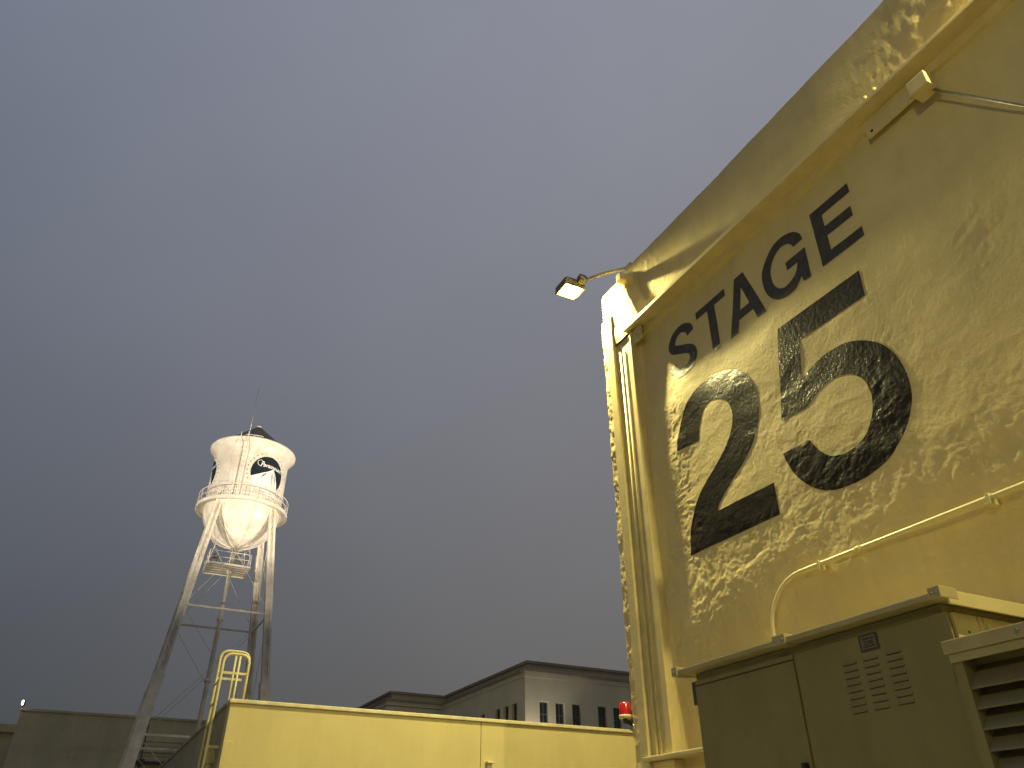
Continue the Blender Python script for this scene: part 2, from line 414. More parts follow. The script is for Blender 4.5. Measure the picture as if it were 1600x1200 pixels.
FIVE = [('c', [(-0.833, 0.879)]), ('c', [(-0.636, 0.879)]), ('c', [(-0.637, 0.822)]), ('c', [(-0.788, 0.824)]), ('s', [(-0.806, 0.746), (-0.777, 0.758), (-0.74, 0.764), (-0.699, 0.76), (-0.665, 0.744), (-0.635, 0.718), (-0.615, 0.681), (-0.608, 0.64), (-0.612, 0.606), (-0.628, 0.574), (-0.649, 0.549), (-0.68, 0.528), (-0.722, 0.517), (-0.763, 0.516), (-0.805, 0.524), (-0.839, 0.547), (-0.868, 0.584), (-0.883, 0.629)]), ('s', [(-0.818, 0.627), (-0.805, 0.602), (-0.784, 0.58), (-0.756, 0.571), (-0.73, 0.573), (-0.706, 0.584), (-0.689, 0.605), (-0.68, 0.627), (-0.678, 0.653), (-0.686, 0.68), (-0.708, 0.7), (-0.736, 0.71), (-0.765, 0.708), (-0.789, 0.7), (-0.807, 0.688)]), ('c', [(-0.871, 0.692)])]
GEE = [('s', [(-.7309, 1.0343), (-.7351, 1.0521), (-.7492, 1.0677), (-.768, 1.0755), (-.7842, 1.0775), (-.804, 1.0735), (-.821, 1.0622), (-.836, 1.046), (-.8455, 1.0297), (-.8485, 1.008), (-.8463, .9853), (-.8367, .9624), (-.8164, .942), (-.7912, .935), (-.770, .939), (-.7529, .9546)]),
       ('c', [(-.7496, .9395), (-.7319, .939), (-.7305, 1.0120), (-.7826, 1.0120), (-.7826, .992)]),
       ('s', [(-.7553, .992), (-.762, .975), (-.7773, .963), (-.7961, .9592), (-.8121, .9685), (-.8228, .9905), (-.8215, 1.0225), (-.8053, 1.0466), (-.7839, 1.0548), (-.7651, 1.0490), (-.7554, 1.0332)])]
ESS = [(-1.083, 1.037), (-1.088, 1.052), (-1.104, 1.0635), (-1.120, 1.066), (-1.140, 1.059), (-1.152, 1.041), (-1.146, 1.025), (-1.125, 1.0135), (-1.103, 1.0030), (-1.086, .990), (-1.081, .972), (-1.092, .955), (-1.115, .9475), (-1.138, .953), (-1.151, .968), (-1.154, .981)]
GLYPHS = {
    'S': [stroke(ESS, .0125)],
    'T': [[(-1.0572, 1.0737), (-.9562, 1.0737), (-.9562, 1.0545), (-.9945, 1.0545), (-.9950, .9395), (-1.0195, .9395), (-1.0195, 1.0545), (-1.0572, 1.0545)]],
    'A': [[(-.963, .9395), (-.922, 1.0735), (-.894, 1.0735), (-.853, .9395), (-.8785, .9395), (-.8865, .968), (-.9295, .968), (-.9375, .9395)], [(-.9225, .990), (-.8935, .990), (-.908, 1.042)]],
    'G': [outline(GEE)],
    'E': [[(-.703, 1.073), (-.609, 1.073), (-.609, 1.0505), (-.677, 1.0505), (-.677, 1.021), (-.6165, 1.021), (-.6165, .9975), (-.677, .9975), (-.677, .9615), (-.607, .9615), (-.607, .9390), (-.703, .9390)]],
    '2': [outline(TWO)], '5': [outline(FIVE)],
}
def letter(loops, paint):
    loops3 = []
    for lp in loops:
        q = [lp[0]]
        for p in lp[1:]:
            if (p[0] - q[-1][0]) ** 2 + (p[1] - q[-1][1]) ** 2 > 1e-7: q.append(p)
        if (q[0][0] - q[-1][0]) ** 2 + (q[0][1] - q[-1][1]) ** 2 < 1e-7: q.pop()
        loops3.append([Vector((-p[0] * D, p[1] * D + CAM_Z, 0)) for p in q])
    tri = tessellate_polygon(loops3); flat = [v for l in loops3 for v in l]
    bm = bmesh.new(); vs = [bm.verts.new(v) for v in flat]
    for t in tri:
        try: bm.faces.new([vs[i] for i in t])
        except ValueError: pass
    bmesh.ops.dissolve_limit(bm, angle_limit=.01, verts=bm.verts[:], edges=bm.edges[:])
    for ax, g0 in ((0, WY0), (1, WZ0)):
        lo = min(v.co[ax] for v in bm.verts); hi = max(v.co[ax] for v in bm.verts)
        k = math.ceil((lo - g0) / GS)
        while g0 + k * GS < hi:
            co = Vector((0, 0, 0)); co[ax] = g0 + k * GS; no = Vector((0, 0, 0)); no[ax] = 1
            geom = [f for f in bm.faces if max(v.co[ax] for v in f.verts) > co[ax] + 1e-6]
            es = {e for f in geom for e in f.edges}; vv = {v for f in geom for v in f.verts}
            bmesh.ops.bisect_plane(bm, geom=list(vv) + list(es) + geom, plane_co=co, plane_no=no, dist=1e-6)
            k += 1
    for v in bm.verts:
        y, z = v.co.x, v.co.y
        v.co = Vector((-h_at(y, z) - .004, y, z))
    bmesh.ops.recalc_face_normals(bm, faces=bm.faces)
    if sum(f.normal.x * f.calc_area() for f in bm.faces) > 0: bmesh.ops.reverse_faces(bm, faces=bm.faces)
    for f in bm.faces: f.smooth = True
    me = bpy.data.meshes.new('letter'); bm.to_mesh(me); bm.free(); me.materials.append(M[paint])
    return me
for ch, lp in GLYPHS.items():
    o = bpy.data.objects.new('letter' if ch.isalpha() else 'numeral', letter(lp, 'faded_black_paint' if ch.isalpha() else 'black_paint')); C.objects.link(o); o.parent = stage

# conduit across the wall
cd = MB()
cz = 4.06; x_ = D - .045
pts = [(x_, -6, cz - .01), (x_, 1, cz), (x_, 3, cz), (x_, 5.36, cz)]
for k in range(1, 9):
    a = k / 8 * math.pi / 2; pts.append((x_, 5.36 + .50 * math.sin(a), cz - .50 + .50 * math.cos(a)))
pts += [(x_, 5.86, 3.3), (x_, 5.86, 2.62)]
cond = empty('conduit', (D, 5.86, 2.6), 'long cream conduit bending down the stuccoed wall behind the grey cabinet', 'conduit')
cd.tube(pts, .024, 10); cd.build('pipe', 'conduit', cond)
for yy in (4.62, 2.75, .5):
    b = MB(); b.tube([(x_, yy - .035, cz), (x_, yy + .035, cz)], .032, 10); b.build('coupling', 'conduit', cond)
for yy in (5.1, 3.3, 1.4):
    b = MB(); b.bbox(x_ - .03, D + .08, yy - .014, yy + .014, cz - .055, cz + .036, .003); b.build('pipe_clip', 'conduit', cond)

# thin conduit down the far edge of the corner, feeding the beacon
b = MB()
cc = empty('corner_conduit', (D - .02, 8.40, 2.9), 'thin conduit clipped to the rough outer corner above the red beacon', 'conduit')
b.tube([(D - .03, 8.415, 6.05), (D - .03, 8.415, 3.5), (D - .07, 8.43, 3.2), (D - .05, 8.43, 2.98)], .013, 8); b.build('pipe', 'conduit', cc)
b = MB(); b.bbox(D - .07, D, 8.39, 8.44, 6.02, 6.13, .006); b.build('conduit_body', 'conduit', cc)
for zz in (5.35, 4.2, 3.75):
    b = MB(); b.bbox(D - .055, D + .06, 8.36, 8.435, zz - .02, zz + .02, .004); b.build('pipe_clip', 'conduit', cc)

# red beacon
bc = empty('warning_beacon', (5.81, 8.42, 3.05), 'red domed warning beacon on a black arm at the rough building corner', 'beacon')
def cyl(n, m, par, c, prof, seg=20):
    q = MB(); q.lathe(c, prof, seg); return q.build(n, m, par)
cyl('lens', 'red_lens', bc, (5.81, 8.42), [(0, 3.275), (.03, 3.272), (.055, 3.262), (.068, 3.24), (.072, 3.13), (.074, 3.118)], 20)
cyl('lens_ring', 'conduit', bc, (5.81, 8.42), [(.0, 3.118), (.078, 3.118), (.08, 3.10), (.078, 3.078), (.0, 3.078)], 20)
cyl('socket', 'dark_metal', bc, (5.81, 8.42), [(0, 3.078), (.035, 3.078), (.032, 3.03), (0, 3.03)], 12)
b = MB(); b.tube([(5.81, 8.42, 3.045), (5.87, 8.42, 3.04), (5.90, 8.42, 3.02)], .026, 10); b.build('arm', 'dark_metal', bc)
b = MB(); b.tube([(5.885, 8.42, 2.99), (5.995, 8.42, 2.955)], .042, 12); b.build('junction_box', 'galvanised', bc)
b = MB()
lp = [(5.955 + .035 * math.cos(t), 8.43, 2.90 + .055 * math.sin(t)) for t in [math.pi * (1.0 + k / 9) for k in range(10)]]
b.tube([(5.92, 8.43, 2.98)] + lp + [(5.99, 8.42, 2.97)], .010, 8); b.build('wire_loop', 'conduit', bc)

# ---- sodium lamp on the roof edge
def sodium_lamp(x, y, z, label):
    t = empty('roof_floodlight', (x, y, z), label, 'floodlight', 'sodium floodlights along the roof edge')
    hx, hy = .20, .18
    h = MB(); h.bbox(x - hx, x + hx, y - hy, y + hy, z + .03, z + .12, .02); h.bbox(x - .13, x + .13, y - .12, y + .12, z + .121, z + .20, .02); h.build('housing', 'lamp_housing', t)
    d = MB(); w = .014
    d.box(x - hx, x + hx, y - hy, y - hy + w, z - .03, z + .029); d.box(x - hx, x + hx, y + hy - w, y + hy, z - .03, z + .029)
    d.box(x - hx, x - hx + w, y - hy + w, y + hy - w, z - .03, z + .029); d.box(x + hx - w, x + hx, y - hy + w, y + hy - w, z - .03, z + .029); d.build('door_frame', 'lamp_housing', t)
    a, b2 = hx - w - .002, hy - w - .002
    l = MB(); l.box(x - a, x + a, y - b2, y + b2, z + .012, z + .028); l.build('reflector', 'sodium_skirt', t)
    l = MB(); l.bbox(x - a * .80, x + a * .80, y - b2 * .80, y + b2 * .80, z - .034, z + .008, .016); l.build('lens', 'sodium_lens', t)
    ar = MB(); ar.tube([(x + .1, y - .18, z + .10), (x + .34, y - .62, z + .06), (x + .58, y - 1.02, z - .03)], .028, 10); ar.build('arm', 'conduit', t)
    kn = MB(); kn.bbox(x + .02, x + .16, y - .32, y - .2, z + .03, z + .16, .012); kn.build('knuckle', 'lamp_housing', t)
    fl = MB(); fl.bbox(x + .50, x + .66, y - 1.1, y - .94, z - .14, z - .0, .01); fl.build('mount', 'conduit', t)
    li = bpy.data.lights.new('arc_tube', 'SPOT'); li.energy = LAMP_WATTS; li.color = SODIUM; li.shadow_soft_size = .05; li.spot_size = R(171); li.spot_blend = 1.0
    lo = bpy.data.objects.new('arc_tube', li); C.objects.link(lo); lo.parent = t; lo.location = (0, 0, -.09)
    return t
lamp = sodium_lamp(5.56, 8.78, 8.45 + CAM_Z, 'glowing yellow sodium floodlight on an arm off the roof corner of the stage')
lamp2 = dup(lamp, 'roof_floodlight', (5.70, -.5, 8.95 + CAM_Z))
lamp2['label'] = 'yellow sodium floodlight on an arm further along the stage roof edge, past the lettering'

yl = empty('added_fill_lamp', (-7.5, -3.5, 0), 'added sodium fill lamp on a grey post, unseen across the alley from the stage', 'added fill lamp')  # unseen lamp, added as broad yellow fill on the stage wall
b = MB(); b.tube([(-7.5, -3.5, 0), (-7.5, -3.5, 3.5), (-7.5, -3.5, 7.2), (-7.35, -3.5, 7.5), (-6.9, -3.5, 7.62)], .08, 12, r1=.045); b.build('post', 'galvanised', yl)
b = MB(); b.bbox(-6.95, -6.35, -3.66, -3.34, 7.56, 7.70, .03); b.build('housing', 'lamp_housing', yl)
b = MB(); b.bbox(-6.88, -6.42, -3.61, -3.39, 7.50, 7.557, .02); b.build('lens', 'sodium_lens', yl)
li = bpy.data.lights.new('added_fill_light', 'SPOT'); li.energy = 1250; li.color = SODIUM; li.shadow_soft_size = .12; li.spot_size = R(176); li.spot_blend = .6
lo = bpy.data.objects.new('added_fill_light', li); C.objects.link(lo); lo.parent = yl; lo.location = (.85, 0, 7.44); lo.rotation_euler = (0, R(-45), 0)
y2 = dup(yl, 'added_fill_lamp', (11.5, 40.0, -.6)); y2['label'] = 'added sodium fill lamp, unseen in the yard between the low building and the office block'  # hidden second copy, added to brighten the far buildings and lower tower legs
y2.location = (11.5, 40.0, 0); y2.rotation_euler = (0, 0, R(60))

# ================================================================== CABINET
cab = empty('equipment_cabinet', (5.3, 4.5, 0), 'tall olive grey steel equipment cabinet with slotted door against the stage wall', 'cabinet')
CX = 4.84
b = MB(); b.bbox(CX, 5.80, 3.24, 5.84, .25, 3.0, .008); b.build('body', 'cabinet', cab)
piece('base', 'concrete', cab, (4.75, 5.9, 3.15, 5.95, 0, .248))
b = MB(); b.bbox(CX - .022, CX - .002, 4.60, 5.825, .35, 2.945, .006); dl = b.build('door', 'cabinet', cab)
b = MB(); b.bbox(CX - .022, CX - .002, 3.20, 4.575, .35, 2.99, .006); dr = b.build('door', 'cabinet', cab)
b = MB(); b.bbox(CX - .016, CX - .002, 4.60, 5.825, 2.955, 2.995, .004); b.build('header_strip', 'cabinet', cab)
b = MB(); b.bbox(CX - .075, CX - .022, 4.625, 4.665, 2.12, 2.215, .012); b.build('handle', 'black_plastic', dl)
b = MB(); b.bbox(CX - .06, CX - .022, 4.63, 4.66, 1.98, 2.12, .01); b.build('handle', 'black_plastic', dl)
# screws on the doors
for yy, zz in ((4.615, 2.90), (4.615, 2.55), (5.80, 2.6), (4.56, 2.93), (4.56, 2.60)):
    b = MB(); b.tube([(CX - .0225, yy, zz), (CX - .027, yy, zz)], .007, 6); b.build('screw', 'galvanised', dl if yy > 4.59 else dr)
# hooded slots, three columns of eight
slot_me = None
for ci, ys in enumerate((4.124, 3.934, 3.736)):
    for r_ in range(8):
        zz = 2.815 - r_ * .0466 + (0, .0, .004)[ci]
        if slot_me is None:
            q = MB(); w = .13; x0 = -.0
            prof = [(0, .012), (-.006, .003), (-.007, -.004), (0, -.004)]
            vs = [(px, yy, pz) for yy in (0, -w) for px, pz in prof]
            q.add(vs, [(0, 1, 5, 4), (1, 2, 6, 5), (0, 3, 2, 1), (4, 5, 6, 7)])
            me = bpy.data.meshes.new('slot_hood'); me.from_pydata(q.v, [], q.f); me.materials.append(M['cabinet']); slot_me = me
            q = MB(); q.box(-.003, .0, -w + .004, -.004, -.0085, -.0045)
            me = bpy.data.meshes.new('slot_opening'); me.from_pydata(q.v, [], q.f); me.materials.append(M['dark_void']); slot_dk = me
        base = Vector((CX - .0225, ys, zz)) - Vector(cab.location)
        o = bpy.data.objects.new('slot_hood', slot_me); C.objects.link(o); o.parent = dr; o.location = base
        o = bpy.data.objects.new('slot_opening', slot_dk); C.objects.link(o); o.parent = dr; o.location = base
# nameplate with ECI
b = MB(); b.bbox(CX - .030, CX - .0225, 3.765, 3.93, 2.868, 2.985, .003); npl = b.build('nameplate', 'nameplate', cab)
b = MB(); xx = CX - .0325
for (y0, y1, z0, z1) in ((3.785, 3.91, 2.884, 2.890), (3.785, 3.91, 2.962, 2.968), (3.785, 3.791, 2.890, 2.962), (3.904, 3.91, 2.890, 2.962)):
    b.box(xx, CX - .029, y0, y1, z0, z1)
b.build('plate_border', 'nameplate_raised', npl, weld=False)
def text_mesh(txt, size, shear=0.0, bold=0.0):
    c = bpy.data.curves.new('t', 'FONT'); c.body = txt; c.size = size; c.shear = shear; c.resolution_u = 4; c.offset = bold
    o = bpy.data.objects.new('t', c); C.objects.link(o)
    bpy.context.view_layer.update()
    me = bpy.data.meshes.new_from_object(o.evaluated_get(bpy.context.evaluated_depsgraph_get()))
    bpy.data.objects.remove(o); bpy.data.curves.remove(c)
    return me
tm = text_mesh('ECI', .062)
xs = [v.co.x for v in tm.vertices]; w = max(xs) - min(xs)
for v in tm.vertices:
    x, y = v.co.x - min(xs), v.co.y
    v.co = Vector((CX - .0325, 3.897 - x / w * .098, 2.903 + y)) - Vector(cab.location)
tm.materials.append(M['nameplate_raised'])
o = bpy.data.objects.new('plate_lettering', tm); C.objects.link(o); o.parent = npl
# roof: front rim, end rims, clips
b = MB(); b.bbox(CX - .115, 5.98, 3.15, 6.00, 3.062, 3.108, .010)
b.add([(CX - .06, 3.2, 3.116), (5.96, 3.2, 3.116), (5.96, 5.96, 3.116), (CX - .06, 5.96, 3.116), (5.0, 3.35, 3.14), (5.9, 3.35, 3.16), (5.9, 5.8, 3.16), (5.0, 5.8, 3.14)], [(0, 1, 5, 4), (1, 2, 6, 5), (2, 3, 7, 6), (3, 0, 4, 7), (4, 5, 6, 7)])
b.build('roof', 'cabinet_rim', cab)
piece('roof_gutter', 'cabinet', cab, (CX + .01, 5.80, 3.25, 5.83, 3.001, 3.054))
for y0, y1 in ((3.13, 3.22), (4.54, 4.68), (5.94, 6.02)):
    b = MB(); b.bbox(CX - .128, CX + .05, y0, y1, 3.054, 3.135, .008); b.build('roof_clip', 'cabinet_rim', cab)
    for yy in (y0 + .03, y1 - .03):
        b = MB(); b.tube([(CX - .127, yy, 3.09), (CX - .136, yy, 3.09)], .010, 6); b.build('screw', 'galvanised', cab)
b = MB(); b.bbox(CX - .05, 5.97, 3.132, 3.149, 3.02, 3.118, .004); b.build('end_rim', 'cabinet_cream', cab)
# near end: cream removable panels with seams
for (x0, x1, z0, z1) in ((4.90, 5.145, .4, 3.0), (5.155, 5.205, .4, 3.0), (5.215, 5.79, 2.90, 3.0), (5.215, 5.79, .4, 2.892)):
    b = MB(); b.bbox(x0, x1, 3.215, 3.238, z0, z1, .004); b.build('end_panel', 'cabinet_cream', cab)
for (xq, zq) in ((5.02, 2.88), (5.18, 2.82)):
    b = MB(); b.tube([(xq, 3.216, zq), (xq, 3.2135, zq)], .010, 8); b.build('screw_hole', 'dark_void', cab)
b = MB(); b.bbox(5.225, 5.24, 3.195, 3.214, 2.90, 2.95, .003); b.build('latch', 'cabinet_cream', cab)
# side vent at the far end
b = MB(); b.bbox(CX + .01, CX + .06, 5.842, 5.91, 2.80, 3.0, .004); b.build('vent_flap', 'nameplate', cab)

# ================================================================== LOUVRED UNIT
lu = empty('louvred_unit', (5.1, 2.0, 0), 'grey steel box unit with wide horizontal louvres beside the tall cabinet', 'vent unit')
LX = 4.58; LY0, LY1 = .70, 3.10
piece('base', 'concrete', lu, (4.55, 5.75, .65, 3.14, 0, .2))
fr = MB(); fr.box(LX, LX + .14, 3.035, 3.10, .2, 2.66); fr.box(LX, LX + .14, LY0, .765, .2, 2.66); fr.box(LX, LX + .14, .766, 3.034, .2, .75); fr.box(LX, LX + .14, .766, 3.034, 2.645, 2.66)
fr.build('frame', 'cabinet', lu, weld=False)
b = MB(); b.box(LX + .141, 5.70, LY0, LY1, .2, 2.66); b.build('body', 'cabinet', lu)
b = MB(); b.bbox(LX - .035, 5.74, LY0 - .03, LY1 + .015, 2.665, 2.745, .006); b.build('top_rim', 'cabinet_rim', lu)
b = MB(); b.bbox(LX - .018, LX - .001, LY0, LY1 - .002, 2.615, 2.664, .003); b.build('lip', 'cabinet_rim', lu)
for yy in (2.63, 1.9, 1.2):
    b = MB(); b.tube([(LX - .036, yy, 2.705), (LX - .044, yy, 2.705)], .013, 10); b.build('rivet', 'galvanised', lu)
z = 2.60
sl_me = None
k = 0
while z > .95:
    q = MB()
    a = Vector((LX + .135, 0, .15)); bb = Vector((LX + .004, 0, .012))
    n_ = Vector((-.138, 0, .131)).normalized() * .006
    vs = []
    for yy in (.767, 3.033):
        for p in (a, bb, bb + Vector((0, 0, -.012)), a - Vector((0, 0, .014))):
            vs.append((p.x, yy, p.z + z - .145))
    q.add(vs, [(0, 1, 5, 4), (1, 2, 6, 5), (2, 3, 7, 6), (3, 0, 4, 7), (0, 3, 2, 1), (4, 5, 6, 7)])
    q.build('louvre_blade', 'louvre', lu)
    z -= .1115; k += 1

# ================================================================== LOW YELLOW BUILDING
LX0, LYF, LTOP = 1.585, 12.0, 3.53
low = empty('low_building', (LX0, LYF, 0), 'low flat roofed building with bright yellow plaster front and shade-darkened side wall', 'building')
b = MB(); b.bbox(LX0, 5.475, LYF, LYF + .25, 0, LTOP - .055, .006); b.build('wall_panel', 'plaster_yellow', low)
b = MB(); b.bbox(5.487, 16.0, LYF, LYF + .25, 0, LTOP - .055, .006); b.build('wall_panel', 'plaster_yellow', low)
piece('joint_back', 'side_shaded', low, (5.40, 5.56, LYF + .02, LYF + .2, 0, LTOP - .07))
# side wall in sections with seams
ys = [LYF + .255, 14.2, 16.6, 19.0, 21.5, 24.0, 27.0]
for y0, y1 in zip(ys[:-1], ys[1:]):
    b = MB(); b.bbox(LX0 + .003, LX0 + .25, y0, y1 - .012, 0, LTOP - .055, .005); b.build('side_panel', 'side_shaded', low)
piece('roof', 'roofing', low, (LX0 + .26, 16, LYF + .26, 27, 3.10, 3.15))
piece('core', 'side_shaded', low, (LX0 + .255, 15.9, LYF + .255, 26.9, 0, 3.09))
b = MB(); b.bbox(LX0 - .02, 16.0, LYF - .03, LYF + .27, LTOP - .053, LTOP, .01); b.build('coping', 'flashing', low)
b = MB(); b.bbox(LX0 - .02, LX0 + .27, LYF + .275, 27, LTOP - .053, LTOP - .002, .01); b.build('coping', 'side_shaded', low)  # side coping takes the same shade-darkened colour
b = MB(); b.bbox(LX0 - .004, LX0 + .12, LYF - .028, LYF - .001, 0, 2.985, .005); b.build('corner_board', 'plaster_yellow', low)
# hook plate under the joint
hk = MB(); hk.bbox(5.56, 5.68, LYF - .10, LYF - .001, 2.875, 2.905, .006); hk.bbox(5.585, 5.66, LYF - .05, LYF - .002, 2.30, 2.873, .008); hk.build('wall_bracket', 'flashing', low)
# side: rain hopper with pipe
hp = empty('rain_hopper', (LX0 - .06, 12.72, 0), 'cream rainwater hopper and downpipe on the shade-darkened side wall behind the ladder', 'downpipe')
q = MB(); q.add([(1.45, 12.62, 2.92), (1.584, 12.62, 2.92), (1.584, 12.82, 2.92), (1.45, 12.82, 2.92), (1.49, 12.66, 2.76), (1.584, 12.66, 2.76), (1.584, 12.78, 2.76), (1.49, 12.78, 2.76)], [(0, 3, 2, 1), (4, 5, 6, 7), (0, 1, 5, 4), (1, 2, 6, 5), (2, 3, 7, 6), (3, 0, 4, 7)]); q.build('hopper', 'conduit', hp)
b = MB(); b.bbox(1.50, 1.583, 12.68, 12.76, .1, 2.755, .01); b.build('downpipe', 'conduit', hp)

# ladder with hooped handrails
ld = empty('roof_ladder', (1.47, 12.6, 0), 'yellow steel roof ladder with arched handrail tops at the building corner', 'ladder')
def hoop(y, xl, xr, zt, r, zend):
    p = [(xl, y, .35), (xl, y, zt - .12)]
    cx = (xl + xr) / 2; hw = (xr - xl) / 2
    rr = .12
    for k in range(1, 9):
        a = math.pi - k / 8 * math.pi / 2; p.append((xl + rr + rr * math.cos(a), y, zt - rr + rr * math.sin(a)))
    for k in range(0, 9):
        a = math.pi / 2 - k / 8 * math.pi / 2; p.append((xr - rr + rr * math.cos(a), y, zt - rr + rr * math.sin(a)))
    p.append((xr, y, zend))
    return MB().tube(p, r, 10)
Y1_, Y2_ = 12.42, 12.90
hoop(Y1_, 1.43, 1.80, 4.22, .022, 3.16).build('handrail', 'conduit', ld)
hoop(Y2_, 1.43, 1.865, 4.36, .022, 3.16).build('handrail', 'conduit', ld)
for yy in (Y1_, Y2_):
    b = MB(); b.tube([(1.66, yy, 3.16), (1.66, yy, 4.20 if yy == Y1_ else 4.35)], .017, 8); b.build('post', 'conduit', ld)
    b = MB(); b.bbox(1.44, 1.80, yy - .012, yy + .012, 3.93, 3.965, .004); b.build('cross_bar', 'conduit', ld)
    for zz in (2.95, 1.9, .9):
        b = MB(); b.bbox(1.43, 1.587, yy - .02, yy + .02, zz - .02, zz + .02, .004); b.build('standoff', 'conduit', ld)
zz = .55
while zz < 4.1:
    b = MB(); b.tube([(1.43, Y1_, zz), (1.43, Y2_, zz)], .013, 8); b.build('rung', 'conduit', ld); zz += .30

# ================================================================== FAR OFFICE BUILDING
OY, OX, OT = 50.0, 26.17, 13.10
off = empty('office_building', (OX, OY, 0), 'pale multi storey office block with dark narrow windows and brown stepped cornice', 'building')
XE, YE, WX = 48.0, 65.6, 21.2
# walls with window openings: piers between openings
def wall_with_windows(axis, fixed, thick, lo, hi, z0, z1, wins, name='wall'):
    """axis 'x': wall runs along x at y=fixed; wins=[(a,b,zb,zt)]"""
    wins = sorted(wins); q = MB(); cur = lo
    def bx(a, b_, c, d):
        if b_ - a < 1e-4: return
        if axis == 'x': q.box(a, b_, fixed, fixed + thick, c, d)
        else: q.box(fixed, fixed + thick, a, b_, c, d)
    zb = wins[0][2]; zt = wins[0][3]
    bx(lo, hi, z0, zb); bx(lo, hi, zt, z1)
    for a, b_, _, _ in wins:
        bx(cur, a, zb, zt); cur = b_
    bx(cur, hi, zb, zt)
    return q.build(name, 'office_wall', off)
def window(axis, fixed, a, b_, z0, z1):
    sgn = 1
    d0, d1 = fixed + .18, fixed + .24
    f = MB(); t = .07
    def bx(m, a0, a1, c0, c1, e0, e1):
        if axis == 'x': m.box(a0, a1, e0, e1, c0, c1)
        else: m.box(e0, e1, a0, a1, c0, c1)
    bx(f, a, a + t, z0, z1, d0, d1); bx(f, b_ - t, b_, z0, z1, d0, d1); bx(f, a + t, b_ - t, z0, z0 + t, d0, d1); bx(f, a + t, b_ - t, z1 - t, z1, d0, d1)
    bx(f, (a + b_) / 2 - .025, (a + b_) / 2 + .025, z0 + t, z1 - t, d0 + .005, d1 - .005)
    zm = z0 + (z1 - z0) * .62
    bx(f, a + t, (a + b_) / 2 - .026, zm - .025, zm + .025, d0 + .005, d1 - .005); bx(f, (a + b_) / 2 + .026, b_ - t, zm - .025, zm + .025, d0 + .005, d1 - .005)
    fo = f.build('window', 'window_frame', off, weld=False)
    g = MB(); bx(g, a + t * .5, b_ - t * .5, z0 + t * .5, z1 - t * .5, fixed + .205, fixed + .215); g.build('pane', 'window_glass', fo)
WB, WT = 8.9, 11.05
front = [(27.32, 28.05), (28.61, 29.35), (29.98, 30.70), (32.14, 32.86), (33.47, 34.15), (35.0, 35.7), (37.2, 37.9), (38.5, 39.2), (39.9, 40.6)]
side = [(51.25, 52.05), (52.6, 53.4), (54.0, 54.8), (56.7, 57.5), (58.1, 58.9), (59.5, 60.3), (62.0, 62.8)]
wall_with_windows('x', OY, .4, OX, XE, 0, OT - .5, [(a, b_, WB, WT) for a, b_ in front])
wall_with_windows('y', OX, .4, OY + .401, YE, 0, OT - .5, [(a, b_, WB, WT) for a, b_ in side])
for a, b_ in front: window('x', OY, a, b_, WB, WT)
for a, b_ in side: window('y', OX, a, b_, WB, WT)
piece('core', 'dark_void', off, (OX + .8, XE, OY + .8, YE + 10, 0, OT - .6))
piece('wing_wall', 'office_wall', off, (WX, OX + .79, YE + .01, YE + .41, 0, OT - .55), (WX, WX + .4, YE + .411, 80, 0, OT - .55))
# stepped cornice: band, brown lip, set back attic, brown roof edge
def ring(name, m, e, z0, z1, th=.5):
    piece(name, m, off, (OX - e, XE, OY - e, OY - e + th, z0, z1), (OX - e, OX - e + th, OY - e + th + .001, YE - e, z0, z1), (WX - e, OX - e + th, YE - e + .001, YE - e + th, z0, z1), (WX - e, WX - e + th, YE - e + th + .001, 80, z0, z1))
ring('frieze', 'office_wall', .04, OT - .499, OT - .14)
ring('cornice', 'office_trim', .16, OT - .139, OT + .02, .7)
ring('attic_wall', 'office_wall', -.55, OT - .2, OT + .52)
ring('roof_edge', 'office_trim', -.30, OT + .521, OT + .70, .9)
piece('roof', 'roofing', off, (OX + .7, XE, OY + .7, 80, OT + .3, OT + .4))
ring('sill_band', 'office_trim', .05, 8.55, 8.8)

# ================================================================== GREY STAGE, behind the tower
gs = empty('grey_sound_stage', (-5.94, 77, 0), 'windowless dull grey flat topped sound stage standing behind the tower leg', 'building')
piece('wall', 'grey_stage', gs, (-5.94, 22, 77, 110, 0, 11.85))
b = MB(); b.bbox(-6.02, 22, 76.92, 77.3, 11.853, 12.05, .02); b.build('coping', 'grey_stage', gs)
for z0, z1, e, x0 in ((10.12, 10.22, .07, 3.6), (9.80, 9.86, .05, 3.6), (9.30, 9.48, .10, 3.2), (9.02, 9.1, .06, 3.2)):
    b = MB(); b.bbox(x0, 21.9, 77 - e, 76.999, z0, z1, .01); b.build('moulding', 'grey_stage', gs)
b = MB(); b.box(3.4, 21.8, 76.3, 76.99, 8.35, 8.55); b.build('canopy', 'dark_metal', gs)
sl = empty('wall_lamp', (-5.95, 76.9, 12.06), 'tiny lit lamp on the roof corner of the grey sound stage', 'lamp')
b = MB(); b.bbox(-5.99, -5.91, 76.93, 77.02, 12.052, 12.215, .01); b.build('stem', 'dark_metal', sl)
b = MB(); b.bbox(-6.0, -5.82, 76.80, 77.05, 12.22, 12.62, .05); b.build('housing', 'dark_metal', sl)
b = MB(); b.bbox(-6.06, -5.95, 76.70, 76.85, 12.25, 12.60, .04); b.build('lens', 'small_lamp', sl)
cr = empty('cream_building', (-20, 95, 0), 'cream building with a stepped top, partly hidden by the grey sound stage', 'building')
piece('wall', 'plaster_yellow', cr, (-40, -4, 95, 120, 0, 12.2))
b = MB(); b.bbox(-40, -3.8, 94.7, 95.4, 12.203, 12.95, .03); b.build('parapet', 'plaster_yellow', cr)
b = MB(); b.bbox(-40, -3.7, 94.4, 94.99, 8.9, 9.1, .03); b.build('moulding', 'flashing', cr)
